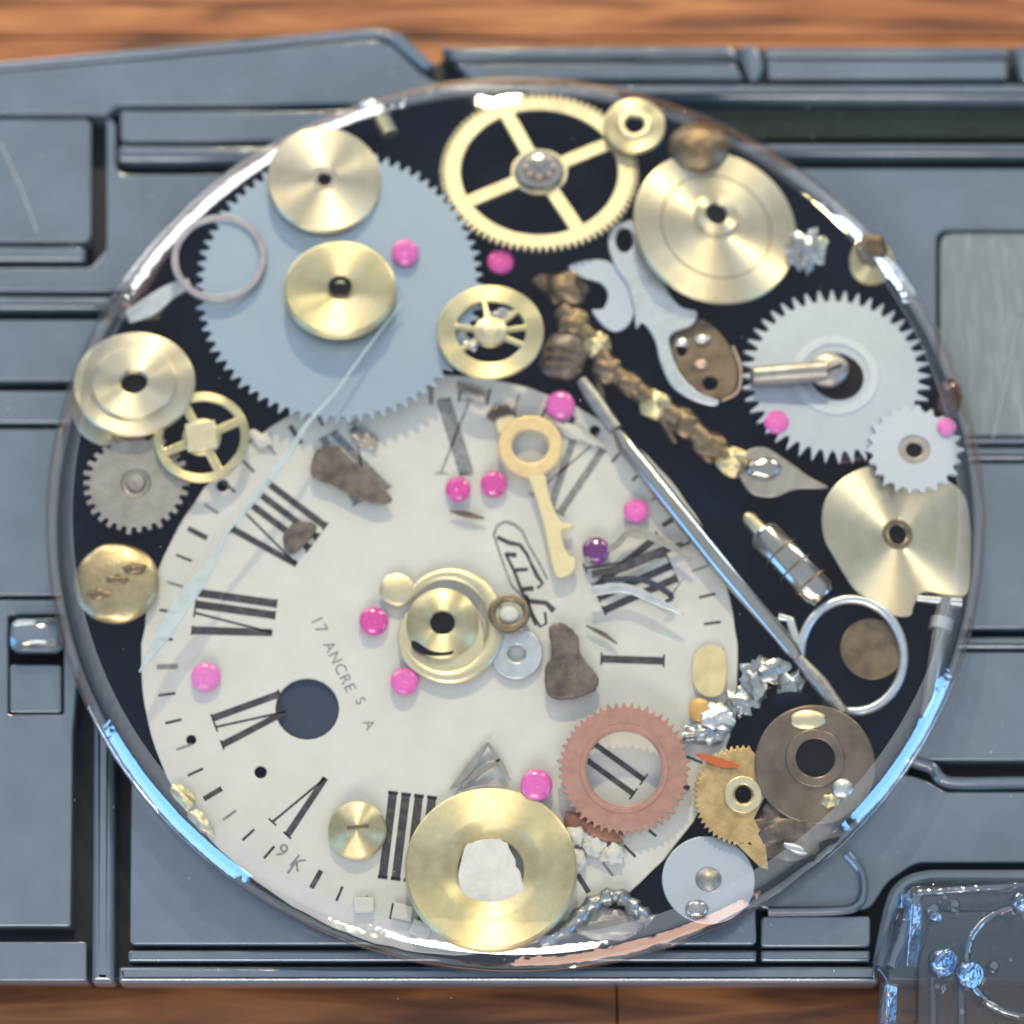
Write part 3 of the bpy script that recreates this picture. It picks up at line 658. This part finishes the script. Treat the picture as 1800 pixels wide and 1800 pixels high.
# steel cylinder with brass tip
t = empty('steel_cylinder', P(1385, 985, 0.9), 'grey steel cylinder with a small brass tip between the rod and the broken brass disc', 'cylinder'); tl = Vector(t.location)
link('barrel', tube_mesh([P(1338, 935, 0.9)-tl, P(1345, 943, 0.9)-tl, P(1440, 1045, 0.88)-tl, P(1448, 1053, 0.88)-tl], [0.26, 0.34, 0.34, 0.26], 28), POL, t)
link('tip', tube_mesh([P(1310, 905, 0.9)-tl, P(1316, 911, 0.9)-tl, P(1340, 938, 0.9)-tl], [0.07, 0.13, 0.14], 14), BRASSP, t)
for i in range(3):
    c = P(1372+26*i, 972+27*i, 0.9)-tl; d = (P(1440, 1045, 0.88)-P(1345, 943, 0.9)).normalized()
    link('groove', tube_mesh([c-d*0.02, c+d*0.02], 0.345, 28), OLDBRASS, t)
# silver ring with tail
t, k = thing('silver_ring', 1498, 1152, 0.86, 'polished silver ring with a tail at right, a brown disc inside it', 'ring', 0.98)
tor = [(0.88*math.cos(a), 0.97*math.sin(a), 0) for a in [math.radians(-125+i*9) for i in range(36)]]
link('band', tube_mesh(tor+[(-1.05, 0.62, 0), (-1.25, 0.66, 0)], 0.085, 12), SILVER, t)
t, k = gear('brown_disc', 1532, 1142, 56, 0.74, 0, 0, 0, COPPER, 'brown copper disc inside the silver ring', th=0.06, bev=0.015, cat='copper disc')
t.children[0].data.materials[0] = OLDBRASS
# vertical steel stem at right rim
t = empty('steel_stem', P(1640, 1140, 0.85), 'bright upright steel stem at the right rim below the broken brass disc', 'stem'); tl = Vector(t.location)
link('stem', tube_mesh([P(1662, 1052, 0.9)-tl, P(1655, 1090, 0.9)-tl, P(1632, 1230, 0.85)-tl, P(1622, 1260, 0.82)-tl], [0.16, 0.16, 0.12, 0.06], 16), POL, t)
link('stem_cap', tube_mesh([P(1612, 1052, 0.98)-tl, P(1690, 1060, 0.95)-tl], [0.06, 0.09], 12), SILVER, t)
link('stem_collar', tube_mesh([P(1656, 1088, 0.9)-tl, P(1652, 1108, 0.9)-tl], 0.20, 16), SILVER, t)
# grey lumpy pieces
ORG = P(1320, 1235, 0.8)
t = empty('silver_crumb', ORG, 'lumpy grey silver piece between the dial edge and the rod tip', 'metal crumb')
for s, (x, y, a, b) in enumerate([(1345, 1180, .34, .22), (1325, 1205, .22, .30), (1298, 1235, .22, .24), (1262, 1262, .32, .22), (1232, 1290, .34, .18), (1390, 1210, .2, .3)]):
    link('lump', lump_mesh(a, b, 0.12, 3, 0.35, s, 2.2), CRUMB if s != 3 else SILVER, t, P(x, y, 0.84)-ORG)
link('black_bead', lump_mesh(0.34, 0.16, 0.10, 3, 0.06, 1), BLACKR, t, P(1392, 1232, 0.9)-ORG)
# dark brass disc lower right
t, k = gear('dark_disc', 1432, 1345, 106, 0.98, 0, 0, 0, BROWNB, 'dark brown brass disc with a wide black hole at lower right', th=0.10, aspect=0.97, bev=0.03, cat='brass disc')
collar(t, k, 52, 34, 0.07, BROWNB, 0.08, 0, 0.1); disc_hole(t, 0, 0.1, 0.35, 0.10)
link('pin', lump_mesh(0.18, 0.18, 0.1, 3, 0.05, 1), SILVER, t, (0.45, -0.42, 0.12)); link('pin', lump_mesh(0.30, 0.18, 0.07, 3, 0.05, 1), BRASSP, t, (-0.1, 0.75, 0.1))
link('pin', lump_mesh(0.16, 0.12, 0.06, 3, 0.2, 4), BRASSY, t, (0.25, -0.62, 0.1))
# brass gear fragment
ORG = P(1300, 1410, 0.88)
t = empty('gear_fragment', ORG, 'broken yellow brass gear piece left of the dark brown disc', 'gear')
gp = []
for i in range(60):
    a = math.radians(80+i*3.4); r = 84+(5 if i % 2 else -3)
    gp.append((1306+r*math.cos(a), 1400-r*math.sin(a)))
gp += [(1290, 1480), (1335, 1525), (1350, 1530), (1345, 1480), (1325, 1440), (1345, 1400), (1345, 1340)]
link('gear_plate', free_plate(gp, 0.88, 0.08, ORG, 0.01, smooth=False, holes=[[(1306+15*math.cos(a/16*6.283), 1398+16*math.sin(a/16*6.283)) for a in range(16)]]), mat('orange_brass', (0.66, 0.47, 0.22, 1), 0.9, 0.42, var=0.4, vscale=4, bump=0.2, bscale=20), t)
link('collar', plate_mesh([circ(0.32, 32), circ(0.17, 24)], 0.07, 0.02), BRASSP, t, (P(1306, 1398, 0.95)-ORG))
o = link('corroded_lump', lump_mesh(0.72, 0.46, 0.14, 4, 0.3, 8, 2), RUST, None, P(1378, 1460, 0.86)); tag(o, 'dark corroded lump beneath the dark brown disc at the lower right rim', 'metal lump')
o = link('steel_sliver', lump_mesh(0.22, 0.09, 0.06, 2, 0.2, 8, 2), SILVER, None, P(1398, 1492, 1.0), (0, 0, -0.4)); tag(o, 'small bright sliver on the corroded lump', 'metal sliver')
o = link('red_sliver', free_plate([(1222, 1325), (1250, 1328), (1300, 1345), (1275, 1350), (1240, 1338)], 1.0, 0.03, P(1260, 1338, 1.0), 0.008), AMBER, None, P(1260, 1338, 1.0)); tag(o, 'orange red sliver right of the copper gear', 'metal sliver')
o.data.materials[0] = mat('orange_red', (0.45, 0.10, 0.02, 1), 0.2, 0.4)
# pale half disc at lower right
t, k = gear('steel_washer', 1245, 1548, 82, 0.80, 0, 0, 22, STEELW, 'pale steel washer half hidden by the lower right rim below the copper gear', th=0.07, aspect=0.9, bev=0.02, cat='washer')
link('cone', lathe_mesh([(0, 0.18), (0.1, 0.16), (0.26, 0.02), (0.26, -0.03)], 28), STEELD, t)
o = link('ball_highlight', lump_mesh(0.20, 0.17, 0.12, 3, 0.02, 1), POL, None, P(1225, 1598, 1.02)); tag(o, 'small bright steel ball on the pale washer at the bottom rim', 'steel ball')  # polished lump put in for the pinkish white highlight here
# silver curl bottom
ORG = P(1060, 1620, 0.8)
t = empty('silver_curl', ORG, 'crumpled silver curl at the bottom rim right of the large yellow ring', 'metal crumb')
link('curl', tube_mesh([P(x, y, 0.82)-ORG for x, y in catmull([(950, 1660), (1000, 1630), (1040, 1590), (1085, 1575), (1120, 1600), (1145, 1620)], 6, closed=False)], [0.10+0.07*math.sin(i*0.9)**2 for i in range(31)], 10), CRUMB, t)
link('fill', lump_mesh(0.55, 0.26, 0.07, 3, 0.2, 3), STEELD, t, P(1070, 1625, 0.75)-ORG)

# --- copper gear
t, k = gear('copper_gear', 1097, 1352, 120, 0.98, 52, 12, 66, COPPER, 'matt copper ring gear around the numeral II', th=0.12, kind='point', aspect=0.985, bev=0.012, jit=0.5)
link('inner_lip', plate_mesh([circ(0.74, 64), circ(0.66, 64)], 0.03, 0.01), COPPER, t, (0, 0, 0.11))
o = link('gear_shadow', lump_mesh(0.5, 0.14, 0.06, 3, 0.3, 5), mat('gear_shadow', (0.30, 0.13, 0.08, 1), 0.4, 0.5, var=0.5), None, P(1045, 1455, 0.86), (0, 0, -0.35)); tag(o, 'dark copper chip below the left of the copper gear', 'copper chip')  # dark lump laid in for the shadow by the copper gear
# --- big yellow brass ring bottom
t, k = thing('brass_ring', 863, 1532, 0.92, 'large yellow brass ring with a white crumb in its hole at the bottom rim', 'brass ring', 1.0)
t.rotation_euler = (math.radians(-9), 0, 0)
link('ring_body', lathe_mesh([(0.54, 0.02), (0.56, 0.07), (0.74, 0.15), (0.80, 0.19), (0.86, 0.20), (1.39, 0.20), (1.43, 0.17), (1.43, 0.03), (1.3, 0), (0.54, 0.0), (0.54, 0.02)], 96), BRASSY, t)
t, k = thing('white_crumb', 862, 1540, 0.98, 'rough white crumb filling the hole of the large yellow ring', 'crumb')
wc = free_plate([(815, 1500), (835, 1480), (885, 1480), (905, 1515), (920, 1558), (915, 1590), (890, 1602), (870, 1590), (850, 1606), (822, 1595), (805, 1562)], 0.98, 0.1, Vector(t.location), 0.03, rough=2.0)
link('crumb', wc, mat('white_crumb', (0.60, 0.59, 0.58, 1), 0, 0.7, var=0.15, vscale=5, bump=0.8, bscale=9), t)
# small brass screw
t, k = thing('brass_screw', 628, 1460, 0.84, 'small yellow brass screw head beside the IIII', 'screw', 0.98)
link('screw_head', lathe_mesh([(0, 0.22), (0.15, 0.22), (0.32, 0.18), (0.46, 0.09), (0.49, 0)], 48), BRASSY, t)
link('screw_slot', tube_mesh([(-0.16, 0.02, 0.225), (0.2, 0.06, 0.225)], 0.03, 6), OLDBRASS, t)
# centre brass piece
t, k = thing('brass_swirl', 778, 1098, 0.84, 'yellow brass collar with a curved arm and black hole at the centre of the dial', 'brass piece')
link('collar', lathe_mesh([(0.20, 0.02), (0.22, 0.16), (0.32, 0.20), (0.52, 0.16), (0.62, 0.08), (0.62, 0)], 56), BRASSY, t)
disc_hole(t, 0, 0, 0.23, 0.075)
aa = [math.radians(150-i*9) for i in range(36)]
link('arm', tube_mesh([(0.10+0.82*math.cos(a), -0.02+(0.92)*math.sin(a), 0.03) for a in aa], [0.05+0.10*math.sin(math.pi*i/35) for i in range(36)], 12, flat=0.5), BRASSP, t)
link('tab', lump_mesh(0.30, 0.30, 0.06, 3, 0.05, 2), BRASSP, t, (-0.78, 0.62, 0.03))
link('slot', free_plate([(725, 1130), (755, 1142), (795, 1146), (790, 1155), (755, 1156), (728, 1145)], 0.92, 0.03, P(778, 1098, 0.92), 0.005), HOLE, t, (0, 0, 0.12))
link('underplate', plate_mesh([circ(0.74, 56, -0.02, -0.25)], 0.05, 0.02), BRASSP, t, (0, 0, 0.01))
# small copper ring
t, k = gear('copper_ring', 895, 1080, 37, 0.92, 0, 0, 24, COPPERP, 'small brown copper ring right of the dial centre', th=0.12, bev=0.04, cat='ring', aspect=0.87)
t.children[0].data.materials[0] = OLDBRASS
o = link('pearl', lump_mesh(0.19, 0.16, 0.08, 3, 0.02, 1), ENAMEL, None, P(895, 1080, 0.93)); tag(o, 'white bead inside the small copper ring', 'bead')
t, k = gear('steel_washer', 908, 1150, 46, 0.80, 0, 0, 16, SILVER, 'translucent looking grey washer below the small copper ring', th=0.05, bev=0.02, cat='washer')
# rusty lever
o = link('rusty_lever', free_plate([(965, 1105), (990, 1098), (1015, 1120), (1022, 1155), (1048, 1185), (1050, 1210), (1025, 1225), (990, 1232), (962, 1222), (958, 1180), (970, 1150)], 0.86, 0.12, P(1000, 1165, 0.86), 0.04, rough=1.0), RUST, None, P(1000, 1165, 0.86)); tag(o, 'brown rusted lever piece between the dial centre and the copper gear', 'rusty piece')
# brown leaf
o = link('brown_leaf', free_plate([(548, 815), (560, 790), (590, 785), (622, 812), (655, 838), (690, 880), (660, 888), (620, 872), (580, 852), (550, 840)], 0.86, 0.08, P(610, 830, 0.86), 0.03, rough=1.0), RUST, None, P(610, 830, 0.86)); tag(o, 'brown leaf shaped rusty piece over the IX', 'rusty piece')
o = link('flake_or_shade', free_plate([(500, 938), (524, 918), (556, 925), (546, 948), (515, 975), (500, 962)], 0.80, 0.05, P(520, 945, 0.80), 0.02, rough=1.5), RUST, None, P(520, 945, 0.80)); tag(o, 'small brown flake on the feet of the VIII', 'rusty piece')  # thin brown plate laid in for the shadow on the numeral
o = link('flake_or_shade', lump_mesh(0.24, 0.18, 0.05, 2, 0.3, 2), RUST, None, P(882, 728, 0.80)); tag(o, 'small brown flake at the top of the dial above the key', 'rusty piece')
ORG = P(860, 1350, 0.84)
t = empty('steel_chip', ORG, 'dark grey splintered steel chip above the large yellow ring', 'steel chip')
for q in ([(792, 1388, 4), (822, 1356, 16), (858, 1304, 6)], [(812, 1382, 5), (850, 1352, 12), (880, 1335, 5)], [(858, 1304, 5), (880, 1345, 12), (895, 1372, 5)], [(800, 1396, 4), (860, 1386, 12), (930, 1400, 7)]):
    link('splinter', plate_mesh([loc2(taper_outline(catmull(q, 4, closed=False)), 0.84, ORG)], 0.04, 0.012), STEELD, t)
o = link('amber_flake', free_plate([(1222, 1150), (1250, 1135), (1275, 1150), (1272, 1215), (1240, 1225), (1218, 1200)], 0.80, 0.04, P(1248, 1180, 0.80), 0.015), CREAMF, None, P(1248, 1180, 0.80)); tag(o, 'cream yellow flake on the right edge of the dial', 'flake')
o = link('amber_flake', lump_mesh(0.20, 0.24, 0.07, 3, 0.05, 2), AMBER, None, P(1232, 1250, 0.84), (0, 0, 0.4)); tag(o, 'orange amber drop on the right edge of the dial below the cream flake', 'flake')
# silver edge bits around dial
for s, (x, y, rx, ry, lab) in enumerate([(830, 690, .3, .1, 'dark chip at the top edge of the dial below the balance wheel'), (1010, 760, .5, .10, 'white sliver beside the small black hole in the dial'), (455, 770, .28, .14, 'cream chip at the upper left edge of the dial'), (640, 770, .3, .12, 'grey flaked chip between the blue gear and the brown leaf')]):
    o = link('enamel_chip', lump_mesh(rx, ry, 0.05, 2, 0.4, s, 2), [STEELD, ENAMEL, ENAMEL, STEELD][s], None, P(x, y, 0.80), (0, 0, -0.5)); tag(o, lab, 'chip')
for s, (x, y, lab) in enumerate([(640, 1592, 'left square white chip at the bottom of the dial'), (708, 1604, 'white chip with a dark notch beside the large yellow ring'), (740, 1635, 'lowest white chip at the bottom edge of the dial')]):
    o = link('enamel_chip', box_mesh(-0.17, 0.17, -0.13, 0.13, 0, 0.09, 0.03), ENAMEL, None, P(x, y, 0.77), (0, 0, -0.2*s)); tag(o, lab, 'chip')
for s, (x, y, lab) in enumerate([(1010, 1470, 'white crumb between the copper chip and the large yellow ring'), (1045, 1485, 'white crumb right below the dark copper chip'), (1075, 1500, 'rightmost of the white crumbs below the copper gear'), (1010, 1510, 'lowest of the white crumbs below the copper gear, against the yellow ring')]):
    o = link('enamel_chip', lump_mesh(0.2, 0.18, 0.10, 3, 0.25, s, 2), ENAMEL, None, P(x, y, 0.82)); tag(o, lab, 'chip', 'white crumbs below the copper gear')

# --- key
ORG = P(945, 860, 0.88)
t = empty('brass_key', ORG, 'small pale brass key with a round bow beside the XI', 'key')
link('bow', plate_mesh([[(x*1, y*1) for x, y in circ(0.57, 48)], circ(0.31, 40)], 0.12, 0.05, 3), mat('cream_brass', (0.74, 0.56, 0.30, 1), 0.5, 0.45, var=0.2, vscale=4), t, P(932, 787, 0.86)-ORG)
KM = mat('key_brass', (0.70, 0.60, 0.36, 1), 0.5, 0.45, var=0.12, vscale=4)
link('shank', free_plate([(925, 828), (955, 832), (968, 880), (985, 920), (1004, 922), (1004, 932), (988, 936), (996, 975), (1012, 985), (1008, 1008), (978, 1016), (965, 975), (955, 925), (940, 875)], 0.86, 0.10, ORG, 0.03, n=3), KM, t, (0, 0, -0.02))
link('bit', free_plate([(872, 740), (900, 732), (905, 750), (880, 765)], 0.86, 0.08, ORG, 0.02, n=3), KM, t, (0, 0, -0.02))

# --- jewels
J = [(712, 444, 24, 1.28, 'on the blue gear right of the sunk brass disc'), (880, 460, 24, 1.02, 'under the lower left of the top spoked wheel'), (985, 713, 26, 0.84, 'at the top edge of the dial above the key bow'),
     (805, 860, 22, 0.84, 'at the foot of the X'), (868, 851, 23, 0.84, 'between the X and the key'), (1118, 898, 22, 0.84, 'beside the steel rod above the XII'),
     (657, 1092, 25, 0.84, 'left of the brass swirl at the dial centre'), (711, 1198, 24, 0.84, 'below the brass swirl at the dial centre'), (362, 1190, 25, 0.84, 'below the VII at the left of the dial'),
     (943, 1380, 27, 0.90, 'between the yellow ring and the copper gear'), (1365, 742, 22, 1.02, 'on the lower left teeth of the pale right gear'), (1664, 750, 17, 1.12, 'at the right rim above the small pale gear')]
jm = lathe_mesh([(0, 0.72), (0.14, 0.72), (0.25, 0.80), (0.62, 0.78), (0.90, 0.55), (1.0, 0.2), (1.0, -0.3), (0.6, -0.4)], 28)
for (x, y, r, z, where) in J:
    o = bpy.data.objects.new('ruby_jewel', jm); C.objects.link(o)
    if not jm.materials: jm.materials.append(PINK)
    o.material_slots[0].link = 'OBJECT'; o.material_slots[0].material = random.choice((PINK, PINK2, PINK3))
    o.location = P(x, y, z); s = r/100; o.scale = (s, s, s*0.5); o.rotation_euler = (random.uniform(-.15, .15), random.uniform(-.15, .15), 0)
    tag(o, 'round pink jewel bead '+where, 'jewel', 'pink jewels scattered in the resin')
t, k = thing('purple_jewel', 1048, 968, 0.9, 'dark purple jewel bead under the dark watch hands at the XII', 'jewel', group='pink jewels scattered in the resin')
link('bead', lump_mesh(0.24, 0.24, 0.12, 3, 0.05, 1), PURPLE, t)
o = link('red_crumb', lump_mesh(0.22, 0.34, 0.12, 3, 0.3, 6), RED, None, P(1668, 700, 0.82)); tag(o, 'dark red crumb at the right rim above the small pale gear', 'crumb')
o = link('red_crumb', lump_mesh(0.34, 0.10, 0.08, 3, 0.3, 7), RED, None, P(1505, 805, 0.82)); tag(o, 'dark red crumb below the pale right gear', 'crumb')
# solid brass bits put in for the gold highlights of the lower left rim
for s, (x, y, a, m_, lab) in enumerate([(325, 1405, .28, BRASSY, 'golden flake in the lower left rim, the upper of two'), (355, 1448, .26, BRASSP, 'golden flake in the lower left rim, the lower of two')]):
    o = link('gold_highlight', lump_mesh(a, 0.11, 0.07, 3, 0.3, s), m_, None, P(x, y, 0.82), (0, 0, -0.85)); tag(o, lab, 'flake')

# ================================================================== clear acrylic box at lower right
ORG = P(1700, 1700, 0.0); ORG.z = 0
t = empty('acrylic_box', ORG, 'clear knobbly acrylic lid standing on the case at the lower right corner', 'acrylic box')
out = [(1592, 1556), (1640, 1548), (2000, 1548), (2000, 2000), (1560, 2000), (1548, 1780), (1556, 1730), (1530, 1705), (1548, 1660)]
link('body', plate_mesh([loc2(round_poly(out, 24), 0.5, ORG)], 0.72, 0.16, 3, 0.03), ACRYL, t)
link('top_step', plate_mesh([loc2(round_poly([(1640, 1600), (2000, 1600), (2000, 2000), (1610, 2000), (1610, 1690)], 20), 0.9, ORG)], 0.25, 0.08, 3, 0.76), ACRYL, t)
GLASS = resin_mat('blue_glass_stud', (0.72, 0.80, 0.88, 1), rough=0.08, ior=2.3, bump=0.7, bscale=4)
for x, y, r in [(1655, 1690, 0.24), (1700, 1712, 0.22), (1795, 1585, 0.2), (1745, 1700, 0.12), (1640, 1600, 0.13), (1676, 1592, 0.12)]:
    link('stud', lathe_mesh([(0, 0.18), (r*0.5, 0.16), (r*0.85, 0.09), (r, -0.02), (r, -0.2)], 24), GLASS, t, P(x, y, 1.0)-ORG+Vector((0, 0, 0.02)))
for i in range(26):
    rr = random.uniform(0.03, 0.09)
    link('stud', lathe_mesh([(0, rr*0.8), (rr*0.7, rr*0.5), (rr, -0.03)], 12), GLASS if i % 2 else ACRYL, t, P(random.uniform(1600, 1830), random.uniform(1575, 1830), 1.0)-ORG+Vector((0, 0, 0.01)))
for x0, y0, x1, y1, r in [(1565, 1700, 1612, 1575, 0.12), (1560, 1730, 1552, 1800, 0.12), (1640, 1720, 1640, 1850, 0.08), (1690, 1730, 1690, 1850, 0.08), (1612, 1570, 1800, 1556, 0.07)]:
    link('moulded_rib', tube_mesh([P(x0, y0, 0.74)-ORG, P((x0+x1)/2, (y0+y1)/2, 0.78)-ORG, P(x1, y1, 0.74)-ORG], r, 12), GLASS, t)
NF = Vector((0.565, -0.393, 0.725)); NF2 = Vector((-0.52, -0.45, 0.72))
def facet(x, y, z, shape, n=NF, spin=0):  # flat pieces added and tilted to mirror the blue window as glints
    nn = n.normalized(); xx = (Vector((1, 0, 0))-nn*nn.x).normalized(); yy = nn.cross(xx)
    q = Matrix((xx, yy, nn)).transposed().to_euler(); o = link('facet', plate_mesh([shape], 0.14, 0.04, 3), GLASS, t, P(x, y, z)-ORG, q)
    return o
facet(1655, 1690, 1.12, circ(0.25, 28)); facet(1702, 1712, 1.12, circ(0.24, 28)); facet(1797, 1590, 1.1, circ(0.16, 20)); facet(1640, 1610, 1.0, circ(0.10, 16))
facet(1600, 1640, 0.82, [(-.16, -.55), (.10, -.60), (.16, .5), (-.08, .55)]); facet(1560, 1760, 0.82, [(-.13, -.5), (.10, -.5), (.12, .3), (-.1, .35)]); facet(1585, 1580, 0.8, [(-.12, -.12), (.14, -.1), (.1, .14), (-.1, .12)])
ar = [math.radians(100+i*8) for i in range(22)]
link('moulded_curve', tube_mesh([(P(1800, 1690, 1.0)-ORG)+Vector((0.95*math.cos(a), 0.9*math.sin(a), 0)) for a in ar], 0.07, 10), GLASS, t)

# ================================================================== dust on the case and on the dome
def specks(name, n, fz, rmin, rmax, m, label=None):
    bm = bmesh.new()
    for i in range(n):
        x, y = random.uniform(-9.5, 9.5), random.uniform(-8.8, 8.8); z = fz(x, y)
        if z is None: continue
        q = random.uniform(rmin, rmax); k = bmesh.ops.create_icosphere(bm, subdivisions=1, radius=q)
        st = random.uniform(0.8, 3.0); a = random.uniform(0, 3.14)
        for v in k['verts']:
            c = v.co.copy(); c.x *= st; c.z *= 0.4
            v.co = Vector((x+c.x*math.cos(a)-c.y*math.sin(a), y+c.x*math.sin(a)+c.y*math.cos(a), z+c.z))
    me = bpy.data.meshes.new(name); bm.to_mesh(me); bm.free()
    return tag(link(name, me, m), label, kind='stuff')
def on_case(x, y):
    return None if math.hypot(x-DC.x, y-DC.y) < 8.3 else 0.006
def on_dome(x, y):
    q = math.hypot(x-DC.x, y-DC.y)/7.615
    return None if q > 0.97 else 2.215-q*q
DUST = mat('dust', (0.55, 0.55, 0.53, 1), 0, 0.9)
specks('dust', 190, on_case, 0.004, 0.011, DUST)
specks('dust', 150, on_dome, 0.003, 0.008, DUST)
